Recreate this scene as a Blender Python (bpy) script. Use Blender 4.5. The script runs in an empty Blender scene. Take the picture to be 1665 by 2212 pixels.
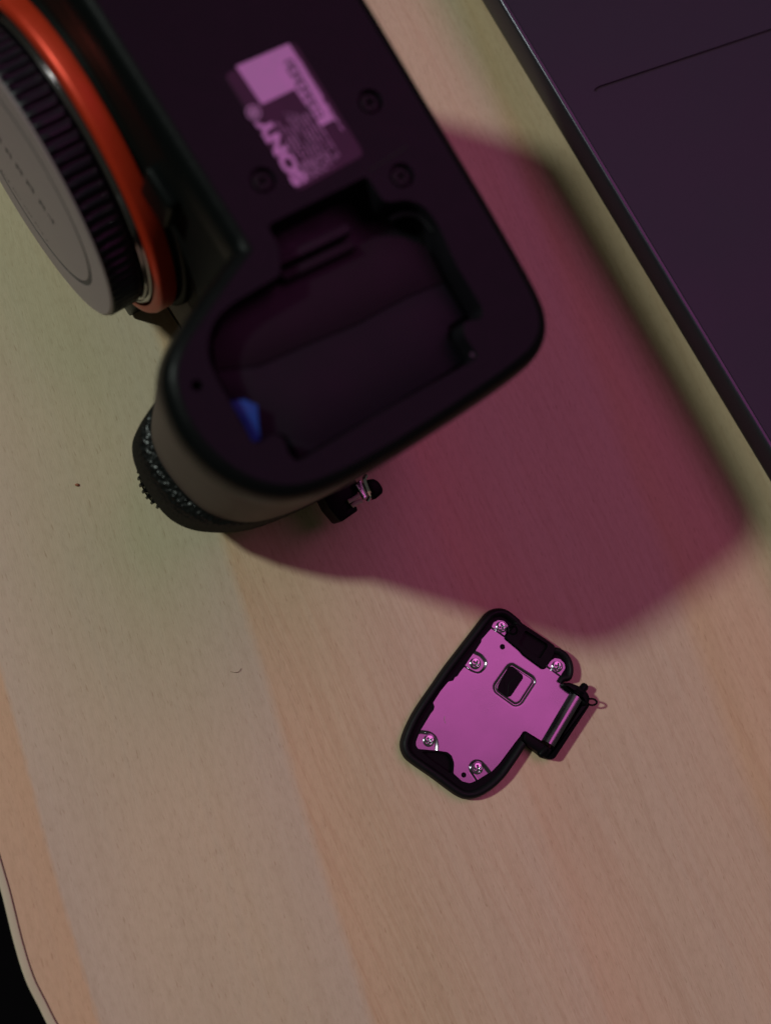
import bpy, bmesh, math, random
from mathutils import Vector, Matrix, noise
from mathutils.geometry import tessellate_polygon, delaunay_2d_cdt
random.seed(4)
PI = math.pi
scene = bpy.context.scene
C = scene.collection

# ---------------------------------------------------------------- camera
FPX, W0, H0 = 2400.0, 1665.0, 2212.0         # focal length in reference pixels, reference frame
NADIR = (350.0, 1600.0)                      # where a plumb line through the lens meets the picture
HC = 0.262                                   # lens height over the desk
down = Vector((NADIR[0]-W0/2, -(NADIR[1]-H0/2), -FPX)).normalized()
up_c = -down
x_c = (Vector((1, 0, 0)) - up_c*up_c.x).normalized()
y_c = up_c.cross(x_c)
ROT = Matrix((x_c, y_c, up_c))               # camera space -> world
CAM = Vector((0, 0, HC))
cam_d = bpy.data.cameras.new('camera'); cam = bpy.data.objects.new('camera', cam_d); C.objects.link(cam)
cam.matrix_world = Matrix.Translation(CAM) @ ROT.to_4x4()
cam_d.sensor_fit = 'HORIZONTAL'; cam_d.sensor_width = 36; cam_d.lens = FPX/W0*36
cam_d.clip_start = 0.01; cam_d.clip_end = 20
cam_d.dof.use_dof = True; cam_d.dof.focus_distance = 0.262; cam_d.dof.aperture_fstop = 12.5
scene.camera = cam

# ---------------------------------------------------------------- light
world = bpy.data.worlds.new('World'); scene.world = world; world.use_nodes = True
bg = world.node_tree.nodes['Background']; bg.inputs[0].default_value = (0.95, 1.0, 0.78, 1); bg.inputs[1].default_value = 0.040
def area(name, direction, dist, target, size, power, color):
    d = bpy.data.lights.new(name, 'AREA'); d.shape = 'DISK'; d.size = size; d.energy = power; d.color = color
    o = bpy.data.objects.new(name, d); C.objects.link(o)
    v = Vector(direction).normalized(); o.location = Vector(target) + v*dist
    o.rotation_euler = v.to_track_quat('Z', 'Y').to_euler()
    return o
area('white_desk_lamp', (-0.71, 0.12, 0.692), 3.0, (0.06, 0.067, 0.088), 0.23, 44, (0.87, 0.99, 0.90))
area('magenta_room_lamp', (0.30, 0.28, 0.912), 2.2, (0.05, 0.03, 0), 1.6, 9.5, (1.0, 0.19, 0.71))
scene.view_settings.view_transform = 'Standard'; scene.view_settings.look = 'None'
scene.view_settings.exposure = 0; scene.view_settings.gamma = 1

# ---------------------------------------------------------------- frames
def ray(p): return ROT @ Vector((p[0]-W0/2, -(p[1]-H0/2), -FPX))
def at(p, z=0.0):
    r = ray(p); return CAM + r*((z-HC)/r.z)
VP = (110.0, 1319.0)                          # the photo camera's upright axis vanishes here
e3 = -(ROT @ Vector((VP[0]-W0/2, -(VP[1]-H0/2), -FPX))).normalized()
OB = at((1140, 740), 0.088)
def onplane(p, d=0.0):
    o = OB - e3*d; r = ray(p); return CAM + r*(((o-CAM).dot(e3))/r.dot(e3))
e1 = ((onplane((640, 405))-onplane((485, 160))).normalized() + (onplane((533, 525))-onplane((205, 0))).normalized()).normalized()
e2 = e1.cross(e3)
def L(p, d=0.0):                              # point of the base plane sunk by d -> (l1, l2) in metres
    q = onplane(p, d) - (OB - e3*d); return (q.dot(e1), q.dot(e2))
MB = Matrix(((-e1.x, e2.x, e3.x, OB.x), (-e1.y, e2.y, e3.y, OB.y), (-e1.z, e2.z, e3.z, OB.z), (0, 0, 0, 1)))
def V3(l1, l2, l3): return Vector((-l1, l2, l3))

# ---------------------------------------------------------------- materials
def mat(name, color=(0.5, 0.5, 0.5), rough=0.5, metal=0.0, spec=0.5, bump=0.0, bscale=2000.0, var=0.0, vscale=300.0, bdist=0.0002, coat=0.0):
    m = bpy.data.materials.new(name); m.use_nodes = True; nt = m.node_tree; n = nt.nodes; l = nt.links
    b = n['Principled BSDF']
    b.inputs['Base Color'].default_value = (*color, 1); b.inputs['Roughness'].default_value = rough
    b.inputs['Metallic'].default_value = metal; b.inputs['Specular IOR Level'].default_value = spec
    b.inputs['Coat Weight'].default_value = coat
    tc = n.new('ShaderNodeTexCoord')
    nz = n.new('ShaderNodeTexNoise'); nz.inputs['Scale'].default_value = vscale; nz.inputs['Detail'].default_value = 5
    l.new(tc.outputs['Object'], nz.inputs['Vector'])
    mr = n.new('ShaderNodeMapRange'); mr.inputs[1].default_value = 0.3; mr.inputs[2].default_value = 0.7
    mr.inputs[3].default_value = max(0.02, rough-0.02-var*0.2); mr.inputs[4].default_value = rough+0.02+var*0.2
    l.new(nz.outputs['Fac'], mr.inputs['Value']); l.new(mr.outputs[0], b.inputs['Roughness'])
    if var:
        mx = n.new('ShaderNodeMix'); mx.data_type = 'RGBA'
        mx.inputs[6].default_value = (*[c*(1-var) for c in color], 1); mx.inputs[7].default_value = (*[min(1, c*(1+var)) for c in color], 1)
        l.new(nz.outputs['Fac'], mx.inputs[0]); l.new(mx.outputs[2], b.inputs['Base Color'])
    if bump:
        n2 = n.new('ShaderNodeTexNoise'); n2.inputs['Scale'].default_value = bscale; n2.inputs['Detail'].default_value = 3
        l.new(tc.outputs['Object'], n2.inputs['Vector'])
        bp = n.new('ShaderNodeBump'); bp.inputs['Strength'].default_value = bump; bp.inputs['Distance'].default_value = bdist
        l.new(n2.outputs['Fac'], bp.inputs['Height']); l.new(bp.outputs[0], b.inputs['Normal'])
    return m
M_plate = mat('black_magnesium_base', (0.006, 0.0055, 0.008), 0.42, 0, 0.17, 0.2, 2600, 0.0)
M_shell = mat('black_camera_shell', (0.004, 0.005, 0.005), 0.38, 0, 0.17, 0.3, 2200, 0.1)
M_front = mat('black_front_shell', (0.006, 0.006, 0.006), 0.45, 0, 0.2, 0.3, 2200, 0.0)
M_side = mat('smooth_grip_lit', (0.085, 0.062, 0.052), 0.62, 0, 0.3, 0.25, 2600, 0.1)  # same shell as the dark rim; lamplight on the wall put into the brown
M_leather = mat('pebbled_leatherette', (0.0025, 0.003, 0.003), 0.22, 0, 0.5, 0.0)
def weighted(m, color, w, rough, bump=None):
    nt = m.node_tree; n = nt.nodes; l = nt.links
    d = n.new('ShaderNodeBsdfDiffuse'); g = n.new('ShaderNodeBsdfGlossy'); x = n.new('ShaderNodeMixShader')
    d.inputs[0].default_value = (*color, 1); g.inputs['Roughness'].default_value = rough; g.inputs[0].default_value = (1, 1, 1, 1); x.inputs[0].default_value = w
    b = n['Principled BSDF']
    if b.inputs['Normal'].is_linked:
        src = b.inputs['Normal'].links[0].from_socket; l.new(src, d.inputs['Normal']); l.new(src, g.inputs['Normal'])
    l.new(d.outputs[0], x.inputs[1]); l.new(g.outputs[0], x.inputs[2])
    l.new(x.outputs[0], n['Material Output'].inputs['Surface'])
def leather(m):
    nt = m.node_tree; n = nt.nodes; l = nt.links; b = n['Principled BSDF']
    tc = n['Texture Coordinate']; v = n.new('ShaderNodeTexVoronoi'); v.inputs['Scale'].default_value = 1150; v.feature = 'SMOOTH_F1'
    l.new(tc.outputs['Object'], v.inputs['Vector'])
    bp = n.new('ShaderNodeBump'); bp.inputs['Strength'].default_value = 0.85; bp.inputs['Distance'].default_value = 0.0005; bp.invert = True
    l.new(v.outputs['Distance'], bp.inputs['Height']); l.new(bp.outputs[0], b.inputs['Normal'])
leather(M_leather)
weighted(M_front, (0.007, 0.007, 0.0065), 0.03, 0.35)
weighted(M_leather, (0.004, 0.0045, 0.0045), 0.035, 0.36)
M_black = mat('matt_black_plastic', (0.008, 0.008, 0.009), 0.6, 0, 0.3, 0.2, 2500)
M_pit = mat('black_battery_bay', (0.004, 0.003, 0.005), 0.5, 0, 0.25, 0.2, 1200, 0.1)
M_floor1 = mat('battery_bay_floor', (0.0055, 0.003, 0.0055), 0.5, 0, 0.18, 0.1, 900, 0.05, 120)
M_floor2 = mat('battery_bay_floor_dark', (0.0035, 0.0035, 0.006), 0.5, 0, 0.18, 0.1, 900, 0.05, 120)
M_rub = mat('black_rubber_seal', (0.006, 0.006, 0.007), 0.50, 0, 0.26, 0.3, 3000, 0.2)
M_blk2 = mat('black_moulded_plastic', (0.0035, 0.0035, 0.004), 0.4, 0, 0.22, 0.15, 2500)
M_blue = mat('blue_lock_lever', (0.003, 0.055, 0.25), 0.45, 0, 0.2, 0, 1000, 0.1)
M_steel = mat('satin_steel_sheet', (0.30, 0.27, 0.31), 0.25, 1.0, 0.5, 0.0, 1500, 0.20, 70)
M_screw = mat('bright_screw_steel', (0.60, 0.60, 0.63), 0.16, 1.0, 0.5)
M_lug = mat('bright_lug_steel', (0.75, 0.74, 0.76), 0.22, 1.0, 0.5)
M_pin = mat('dull_contact_metal', (0.10, 0.10, 0.11), 0.4, 0.8)
M_chrome = mat('polished_mount_steel', (0.34, 0.31, 0.32), 0.14, 1.0, 0.5)
M_orange = mat('orange_mount_ring', (0.62, 0.040, 0.012), 0.40, 0.4, 0.4, 0.05, 1500, 0.05)
M_cap = mat('grey_cap_plastic', (0.265, 0.205, 0.205), 0.5, 0, 0.4, 0.2, 2500, 0.05, 60)
M_rib = mat('black_ribbed_plastic', (0.007, 0.006, 0.010), 0.40, 0, 0.3, 0.2, 2500)
M_ink = mat('dark_print', (0.03, 0.028, 0.04), 0.5, 0, 0.4)
M_label = mat('glossy_dark_label', (0.012, 0.007, 0.014), 0.40, 0.1, 0.4, 0, 1000, 0.1)
M_silver = mat('silver_label_print', (0.38, 0.36, 0.44), 0.46, 0.85, 0.5, 0, 1000, 0.05, 600)
M_dim = mat('faint_label_print', (0.38, 0.32, 0.42), 0.5, 0.7, 0.5)
M_lap = mat('dark_laptop_aluminium', (0.024, 0.023, 0.036), 0.52, 0.25, 0.42, 0.16, 3000, 0.14, 25)
M_lapedge = mat('laptop_edge', (0.020, 0.020, 0.024), 0.30, 0.2, 0.6, 0.1, 3000)
M_lapcham = mat('laptop_polished_chamfer', (0.045, 0.045, 0.06), 0.26, 0.5, 0.5)
M_groove = mat('dark_groove', (0.006, 0.005, 0.006), 0.7)
M_band = mat('cream_edge_band', (0.50, 0.44, 0.30), 0.5, 0, 0.4, 0.1, 600, 0.08, 60)
M_glue = mat('dark_joint', (0.05, 0.035, 0.03), 0.7)
M_core = mat('chipboard', (0.30, 0.22, 0.14), 0.8, 0, 0.3, 0.6, 900, 0.3, 600)
M_floor = mat('dark_floor', (0.003, 0.002, 0.003), 0.8, 0, 0.05, 0.3, 40, 0.3, 10)
M_crumb = mat('brown_crumb', (0.30, 0.11, 0.05), 0.7)
M_hair = mat('fine_hair', (0.16, 0.09, 0.06), 0.5)

for m_, io in ((M_leather, 1.20), (M_side, 1.35), (M_plate, 1.35), (M_shell, 1.32), (M_blk2, 1.25), (M_rub, 1.38)): m_.node_tree.nodes['Principled BSDF'].inputs['IOR'].default_value = io

def wood():
    m = bpy.data.materials.new('beech_laminate'); m.use_nodes = True; nt = m.node_tree; n = nt.nodes; l = nt.links
    b = n['Principled BSDF']; b.inputs['Specular IOR Level'].default_value = 0.35
    tc = n.new('ShaderNodeTexCoord')
    def dot(v):
        d = n.new('ShaderNodeVectorMath'); d.operation = 'DOT_PRODUCT'; l.new(tc.outputs['Object'], d.inputs[0]); d.inputs[1].default_value = v; return d.outputs['Value']
    def mth(op, a, bb, c=None):
        x = n.new('ShaderNodeMath'); x.operation = op
        for i, q in enumerate((a, bb, c)):
            if q is None: continue
            if isinstance(q, (int, float)): x.inputs[i].default_value = q
            else: l.new(q, x.inputs[i])
        return x.outputs[0]
    def comb(a, bb):
        x = n.new('ShaderNodeCombineXYZ')
        for i, q in enumerate((a, bb)):
            l.new(q, x.inputs[i])
        return x.outputs[0]
    def nz(vec, scale=1.0, detail=4, rough=0.55):
        x = n.new('ShaderNodeTexNoise'); x.inputs['Scale'].default_value = scale; x.inputs['Detail'].default_value = detail; x.inputs['Roughness'].default_value = rough
        l.new(vec, x.inputs['Vector']); return x.outputs['Fac']
    def ramp(fac, stops):
        r = n.new('ShaderNodeValToRGB'); cr = r.color_ramp
        while len(cr.elements) > 1: cr.elements.remove(cr.elements[-1])
        for i, (p, c) in enumerate(stops):
            e = cr.elements[0] if i == 0 else cr.elements.new(p)
            e.position = p; e.color = (*c, 1)
        l.new(fac, r.inputs[0]); return r.outputs[0]
    def mix(kind, fac, a, bb):
        x = n.new('ShaderNodeMix'); x.data_type = 'RGBA'; x.blend_type = kind
        if isinstance(fac, (int, float)): x.inputs[0].default_value = fac
        else: l.new(fac, x.inputs[0])
        for i, q in ((6, a), (7, bb)):
            if isinstance(q, tuple): x.inputs[i].default_value = (*q, 1)
            else: l.new(q, x.inputs[i])
        return x.outputs[2]
    u = dot((947, 322, 0)); v = dot((-322, 947, 0))           # millimetres across and along the grain
    wob = nz(comb(mth('MULTIPLY', u, 0.004), mth('MULTIPLY', v, 0.012)), 1, 2)
    uw = mth('ADD', u, mth('MULTIPLY', mth('SUBTRACT', wob, 0.5), 3.0))
    fine = nz(comb(mth('MULTIPLY', u, 1.2), mth('MULTIPLY', v, 0.25)), 1, 3)
    ue = mth('ADD', uw, mth('MULTIPLY', mth('SUBTRACT', fine, 0.5), 1.4))
    f = mth('DIVIDE', mth('ADD', ue, 70), 320)
    P = lambda x: (x+70)/320
    A = (0.60, 0.415, 0.26); G = (0.56, 0.458, 0.345); B = (0.60, 0.46, 0.33); Cc = (0.585, 0.445, 0.325)
    col = ramp(f, [(0.0, (0.61, 0.445, 0.295)), (P(-45), (0.61, 0.44, 0.29)), (P(-33), A), (P(-29.6), A), (P(-28.8), G), (P(-12), (0.565, 0.46, 0.325)), (P(8), (0.56, 0.458, 0.320)),
                   (P(25.8), G), (P(26.8), (0.60, 0.425, 0.275)), (P(40), (0.59, 0.45, 0.295)), (P(62), Cc), (P(76), (0.61, 0.45, 0.33)), (P(80), (0.61, 0.42, 0.295)), (P(100), B), (P(130), B), (P(135), (0.60, 0.43, 0.27)), (P(142), (0.62, 0.45, 0.30)), (1.0, B)])
    st = nz(comb(mth('MULTIPLY', uw, 0.28), mth('MULTIPLY', v, 0.006)), 1, 6, 0.6)
    col = mix('MULTIPLY', 0.42, col, ramp(st, [(0.30, (0.86, 0.83, 0.80)), (0.52, (1, 1, 1)), (0.72, (0.93, 0.96, 1.0))]))
    # slanting reddish growth lines over the right hand lamellae
    v2 = mth('ADD', uw, mth('MULTIPLY', v, 0.13))
    cath = nz(comb(mth('MULTIPLY', v2, 0.22), mth('MULTIPLY', v, 0.004)), 1, 5, 0.7)
    msk = ramp(f, [(0.0, (0, 0, 0)), (P(26.2), (0, 0, 0)), (P(27), (1, 1, 1)), (P(75), (0.8, 0.8, 0.8)), (1.0, (0.6, 0.6, 0.6))])
    cl = ramp(cath, [(0.46, (1, 1, 1)), (0.50, (0.86, 0.76, 0.72)), (0.54, (1, 1, 1))])
    col = mix('MULTIPLY', msk, col, mix('MULTIPLY', 0.45, (1, 1, 1), cl))
    # blotchy pale mottling and short dark pores
    mo = nz(comb(mth('MULTIPLY', u, 0.9), mth('MULTIPLY', v, 0.35)), 1, 4, 0.65)
    col = mix('MULTIPLY', 1.0, col, ramp(mo, [(0.32, (0.93, 0.92, 0.91)), (0.5, (1, 1, 1)), (0.7, (1.04, 1.04, 1.05))]))
    fl = nz(comb(mth('MULTIPLY', u, 2.6), mth('MULTIPLY', v, 0.34)), 1, 2, 0.5)
    col = mix('MULTIPLY', 0.6, col, ramp(fl, [(0.27, (0.66, 0.56, 0.50)), (0.36, (1, 1, 1))]))
    big = nz(comb(mth('MULTIPLY', u, 0.02), mth('MULTIPLY', v, 0.012)), 1, 2)
    col = mix('MULTIPLY', 1.0, col, ramp(big, [(0.3, (0.94, 0.95, 0.97)), (0.7, (1.03, 1.01, 1.0))]))
    col = mix('MULTIPLY', 1.0, col, (1.02, 1.035, 0.965))
    l.new(col, b.inputs['Base Color'])
    rr = n.new('ShaderNodeMapRange'); rr.inputs[3].default_value = 0.5; rr.inputs[4].default_value = 0.66; l.new(mo, rr.inputs[0]); l.new(rr.outputs[0], b.inputs['Roughness'])
    bp = n.new('ShaderNodeBump'); bp.inputs['Strength'].default_value = 0.35; bp.inputs['Distance'].default_value = 0.0001
    l.new(fl, bp.inputs['Height']); l.new(bp.outputs[0], b.inputs['Normal'])
    return m
M_wood = wood()

# ---------------------------------------------------------------- helpers
def obj(name, bm, m, parent=None, mw=None, smooth=40, label=None):
    me = bpy.data.meshes.new(name)
    bmesh.ops.recalc_face_normals(bm, faces=bm.faces)
    bm.to_mesh(me); bm.free()
    if smooth:
        for p in me.polygons: p.use_smooth = True
        me.set_sharp_from_angle(angle=math.radians(smooth))
    me.materials.append(m)
    o = bpy.data.objects.new(name, me); C.objects.link(o)
    if parent is not None:
        o.parent = parent
        rootw = parent.get('_w')
    if mw is not None: o.matrix_local = mw
    if label: o['label'] = label
    return o
def tag(o, label=None, cat=None, group=None, kind=None):
    if label: o['label'] = label
    if cat: o['category'] = cat
    if group: o['group'] = group
    if kind: o['kind'] = kind
    return o
def empty(name, loc, label, cat):
    o = bpy.data.objects.new(name, None); C.objects.link(o); o.location = loc; o.empty_display_size = 0.01
    return tag(o, label, cat)
def prism(bm, pts, z0, z1):                  # pts: 2D list
    n = len(pts)
    a = [bm.verts.new((p[0], p[1], z0)) for p in pts]; b = [bm.verts.new((p[0], p[1], z1)) for p in pts]
    for i in range(n): bm.faces.new((a[i], a[(i+1) % n], b[(i+1) % n], b[i]))
    bm.faces.new(a[::-1]); bm.faces.new(b)
    bmesh.ops.triangulate(bm, faces=[f for f in bm.faces if len(f.verts) > 4])
    return bm
def bevelled_prism(pts, z0, z1, r=0.0004, seg=2):     # pts ccw or cw, top edge rounded by insetting rings
    bm = bmesh.new(); levels = [(0, z0), (0, z1-r)] + [(r*(1-math.cos(PI/2*k/seg)), z1-r+r*math.sin(PI/2*k/seg)) for k in range(1, seg+1)]
    loft(bm, [[(x, y, z) for x, y in offset(pts, -i)] for i, z in levels], True, True)
    return bm
def loft(bm, rings, cap0=True, cap1=True):
    vs = [[bm.verts.new(p) for p in r] for r in rings]; n = len(rings[0])
    for a, b in zip(vs, vs[1:]):
        for i in range(n): bm.faces.new((a[i], a[(i+1) % n], b[(i+1) % n], b[i]))
    fs = []
    if cap0: fs.append(bm.faces.new(vs[0][::-1]))
    if cap1: fs.append(bm.faces.new(vs[-1]))
    if fs: bmesh.ops.triangulate(bm, faces=fs)
    return vs
def sarea(p): return 0.5*sum(p[i][0]*p[(i+1) % len(p)][1]-p[(i+1) % len(p)][0]*p[i][1] for i in range(len(p)))
def offset(pts, d):                          # outward for d > 0
    s = 1 if sarea(pts) > 0 else -1; out = []; n = len(pts)
    for i in range(n):
        a, b, c = Vector(pts[i-1][:2]), Vector(pts[i][:2]), Vector(pts[(i+1) % n][:2])
        u = (b-a); w = (c-b)
        if u.length < 1e-9 or w.length < 1e-9: out.append(tuple(b)); continue
        u.normalize(); w.normalize()
        nn = Vector((u.y+w.y, -(u.x+w.x)))
        if nn.length < 1e-6: nn = Vector((u.y, -u.x))
        nn.normalize(); k = max(0.45, nn.dot(Vector((u.y, -u.x))))
        out.append(tuple(b + nn*(d*s/k)))
    return out
def spline(pts, k=6, closed=True):           # Catmull-Rom through the points
    n = len(pts); out = []
    rng = n if closed else n-1
    for i in range(rng):
        P = [pts[(i+j-1) % n] if closed else pts[min(max(i+j-1, 0), n-1)] for j in range(4)]
        for s in range(k):
            t = s/k
            out.append(tuple(0.5*((2*P[1][c]) + (P[2][c]-P[0][c])*t + (2*P[0][c]-5*P[1][c]+4*P[2][c]-P[3][c])*t*t + (3*P[1][c]-P[0][c]-3*P[2][c]+P[3][c])*t**3) for c in range(len(pts[0]))))
    if not closed: out.append(tuple(pts[-1]))
    return out
def roundpoly(pts, r, seg=5):                # polygon with rounded corners; r a number or a list
    out = []; n = len(pts)
    for i in range(n):
        a, b, c = Vector(pts[i-1]), Vector(pts[i]), Vector(pts[(i+1) % n]); rr = r[i] if isinstance(r, (list, tuple)) else r
        u = (a-b); w = (c-b); d = min(rr, u.length*0.45, w.length*0.45)
        if d < 1e-7: out.append(tuple(b)); continue
        p, q = b+u.normalized()*d, b+w.normalized()*d
        for k in range(seg+1):
            t = k/seg; out.append(tuple(p*(1-t)**2 + b*2*t*(1-t) + q*t*t))
    return out
def sheet(bm, outer, holes, z, walls=()):    # flat sheet with holes; walls: depth below per hole, with a closing floor flag
    loops = [outer] + holes
    flat = [p for lp in loops for p in lp]
    tris = tessellate_polygon([[Vector((p[0], p[1], 0)) for p in lp] for lp in loops])
    vs = [bm.verts.new((p[0], p[1], z)) for p in flat]
    for t in tris:
        try: bm.faces.new([vs[i] for i in t])
        except ValueError: pass
    k = len(outer)
    for h, w in zip(holes, walls):
        ring = vs[k:k+len(h)]; k += len(h)
        if w:
            low = [bm.verts.new((v.co.x, v.co.y, z-w)) for v in ring]; n = len(ring)
            for i in range(n): bm.faces.new((ring[i], ring[(i+1) % n], low[(i+1) % n], low[i]))
            f = bm.faces.new(low); bmesh.ops.triangulate(bm, faces=[f])
    return vs
def tube(bm, pts, r, seg=8, closed=False):
    pts = [Vector(p) for p in pts]; n = len(pts); rings = []
    prev = None
    for i in range(n):
        if closed: t = pts[(i+1) % n]-pts[i-1]
        else: t = pts[min(i+1, n-1)]-pts[max(i-1, 0)]
        t.normalize()
        a = prev if prev else (Vector((0, 0, 1)) if abs(t.z) < 0.9 else Vector((1, 0, 0)))
        a = (a - t*a.dot(t)).normalized(); prev = a; b = t.cross(a)
        rr = r[i] if isinstance(r, (list, tuple)) else r
        rings.append([bm.verts.new(pts[i] + (a*math.cos(2*PI*k/seg)+b*math.sin(2*PI*k/seg))*rr) for k in range(seg)])
    rng = n if closed else n-1
    for i in range(rng):
        A, B = rings[i], rings[(i+1) % n]
        for k in range(seg): bm.faces.new((A[k], A[(k+1) % seg], B[(k+1) % seg], B[k]))
    if not closed: bm.faces.new(rings[0][::-1]); bm.faces.new(rings[-1])
    return bm
def lathe(bm, prof, origin, axis, xdir, seg=64, closed=False, rfun=None):   # prof: (radius, height)
    axis = Vector(axis).normalized(); x = Vector(xdir); x = (x-axis*x.dot(axis)).normalized(); y = axis.cross(x); rings = []
    for r, h in prof:
        rings.append([bm.verts.new(Vector(origin)+axis*h+(x*math.cos(2*PI*k/seg)+y*math.sin(2*PI*k/seg))*(rfun(r, h, 2*PI*k/seg) if rfun else r)) for k in range(seg)])
    rng = len(rings) if closed else len(rings)-1
    for i in range(rng):
        A, B = rings[i], rings[(i+1) % len(rings)]
        for k in range(seg): bm.faces.new((A[k], A[(k+1) % seg], B[(k+1) % seg], B[k]))
    if not closed:
        for R in (rings[0], rings[-1]):
            bmesh.ops.triangulate(bm, faces=[bm.faces.new(R)])
    return bm
def box(bm, c, ax, ay, az):                  # centre and three half vectors
    c, ax, ay, az = Vector(c), Vector(ax), Vector(ay), Vector(az)
    v = [bm.verts.new(c+ax*i+ay*j+az*k) for i in (-1, 1) for j in (-1, 1) for k in (-1, 1)]
    for f in ((0, 1, 3, 2), (4, 6, 7, 5), (0, 4, 5, 1), (2, 3, 7, 6), (0, 2, 6, 4), (1, 5, 7, 3)): bm.faces.new([v[i] for i in f])
    return bm
def bev(bm, w, seg=2):
    bmesh.ops.bevel(bm, geom=list(bm.edges), offset=w, segments=seg, affect='EDGES', profile=0.6); return bm

# ---------------------------------------------------------------- floor and desk
bm = bmesh.new(); prism(bm, [(-3, -3), (3, -3), (3, 3), (-3, 3)], -0.80, -0.74)
tag(obj('floor', bm, M_floor, smooth=0), kind='structure')
desk = empty('desk', (0, 0, 0), 'pale beech laminate desk top with cream edge band, under everything', 'desk')
inner = [(0, 1844), (25, 1930), (49.5, 2029), (74, 2108), (101, 2163), (126, 2212)]
outer_px = [(0, 1901), (25, 1995), (49.5, 2084), (79, 2153), (110, 2212)]
ip = [at(p).to_2d() for p in inner]
d0 = (ip[0]-ip[1]).normalized(); dE = (ip[-1]-ip[-2]).normalized()
top_ext = [ip[0]+d0*t + Vector((-0.02*t*t, 0))*0 for t in (0.9, 0.6, 0.3, 0.1, 0.03)]
# the corner goes on turning towards the sitter's side
ext = []; p = ip[-1].copy(); ang = math.atan2(dE.y, dE.x); tgt = math.radians(-16)
for k in range(24):
    ang += (tgt-ang)*0.13; p = p+Vector((math.cos(ang), math.sin(ang)))*0.008; ext.append(p.copy())
ext.append(ext[-1]+Vector((math.cos(tgt), math.sin(tgt)))*0.55)
edge = [tuple(q) for q in top_ext+ip+ext]
edge = spline(edge, 4, closed=False)
far = [(edge[-1][0]+0.3, edge[-1][1]+1.3), (edge[0][0], edge[0][1]+0.02)]
outline = edge + far
bm = bmesh.new(); prism(bm, outline, -0.0245, 0.0)
obj('laminate_top', bm, M_wood, desk, smooth=0)
nE = len(edge)
o1 = offset(outline, 0.00022)[:nE]; o2 = offset(outline, 0.0021)[:nE]; o3 = offset(outline, 0.00175)[:nE]
def strip(bm, a, b, prof):                   # sweep a small profile between two offset curves
    rows = []
    for (fr, z) in prof: rows.append([bm.verts.new((a[i][0]*(1-fr)+b[i][0]*fr, a[i][1]*(1-fr)+b[i][1]*fr, z)) for i in range(nE)])
    for k in range(len(rows)):
        A, B = rows[k], rows[(k+1) % len(rows)]
        for i in range(nE-1): bm.faces.new((A[i], A[i+1], B[i+1], B[i]))
bm = bmesh.new(); strip(bm, o1, o2, [(0, -0.026), (0, -0.0001), (0.08, 0.0001), (0.75, 0.0001), (0.93, -0.0001), (1, -0.0006), (1, -0.026)])
obj('edge_band', bm, M_band, desk)
bm = bmesh.new(); strip(bm, outline[:nE], o1, [(0.02, -0.024), (0.02, -0.00025), (0.98, -0.00025), (0.98, -0.024)])
obj('edge_joint', bm, M_glue, desk, smooth=0)

# ---------------------------------------------------------------- laptop
a = at((1094, 24), 0.0177); b = at((1665, 974), 0.0177)
ld = (b-a); ld.z = 0; ld.normalize(); ln = Vector((-ld.y, ld.x, 0))     # ln points right, into the laptop
if ln.x < 0: ln = -ln
root_l = at((1494, 690), 0); 
laptop = empty('laptop', (root_l.x, root_l.y, 0), 'flat dark grey laptop with polished edge, lying at the upper right beside the camera', 'laptop')
ML = Matrix.Translation(-Vector((root_l.x, root_l.y, 0)))
def LP(s, w, z): q = a + ld*s + ln*w; return (q.x, q.y, z)
S0, S1, WD = -0.10, 0.225, 0.235
def lap_loop(w, z, r):                       # rounded rectangle of the laptop inset by w
    pts = [(S0+w, w), (S1-w, w), (S1-w, WD-w), (S0+w, WD-w)]
    return [LP(s, ww, z) for s, ww in roundpoly(pts, r, 6)]
bm = bmesh.new(); loft(bm, [lap_loop(0.0105, 0.0022, 0.006), lap_loop(0.004, 0.0045, 0.007), lap_loop(-0.0002, 0.0110, 0.009), lap_loop(-0.0004, 0.0122, 0.009), lap_loop(-0.0004, 0.0170, 0.009), lap_loop(0.0, 0.0176, 0.009)], True, False)
obj('lower_shell', bm, M_lapedge, laptop, ML)
bm = bmesh.new(); loft(bm, [lap_loop(0.00001, 0.01761, 0.009), lap_loop(0.00006, 0.01774, 0.009), lap_loop(0.00016, 0.01786, 0.009), lap_loop(0.0003, 0.01795, 0.009), lap_loop(0.0005, 0.01799, 0.009), lap_loop(0.0010, 0.0180, 0.009), lap_loop(0.00105, 0.0178, 0.009), lap_loop(0.00125, 0.0178, 0.009), lap_loop(0.0013, 0.0180, 0.009)], False, False)
obj('polished_edge', bm, M_lapcham, laptop, ML)
# top plate with the slit in it
q0 = at((1290, 189), 0.018); q1 = at((1665, 64), 0.018); sd = (q1-q0).normalized(); sn = Vector((-sd.y, sd.x, 0))
hookdir = (at((1287, 199), 0.018)-at((1292, 188), 0.018)).normalized()
path = [q0+hookdir*0.0010-sd*0.0003, q0+hookdir*0.0003-sd*0.00005, q0+sd*0.0007, q0+sd*0.03, q0+sd*0.075]
w = 0.00038
sl = []
nrm = []
for i, p_ in enumerate(path):
    t = (path[min(i+1, len(path)-1)]-path[max(i-1, 0)]).normalized(); nrm.append(Vector((-t.y, t.x, 0)))
slit = [(path[i]+nrm[i]*w) for i in range(len(path))] + [(path[i]-nrm[i]*w) for i in reversed(range(len(path)))]
bm = bmesh.new(); topz = lap_loop(0.0013, 0.0180, 0.009)
sheet(bm, [(p[0], p[1]) for p in topz], [[(p.x, p.y) for p in slit]], 0.0180, (0.0008,))
obj('palm_rest', bm, M_lap, laptop, ML, smooth=30)
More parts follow.
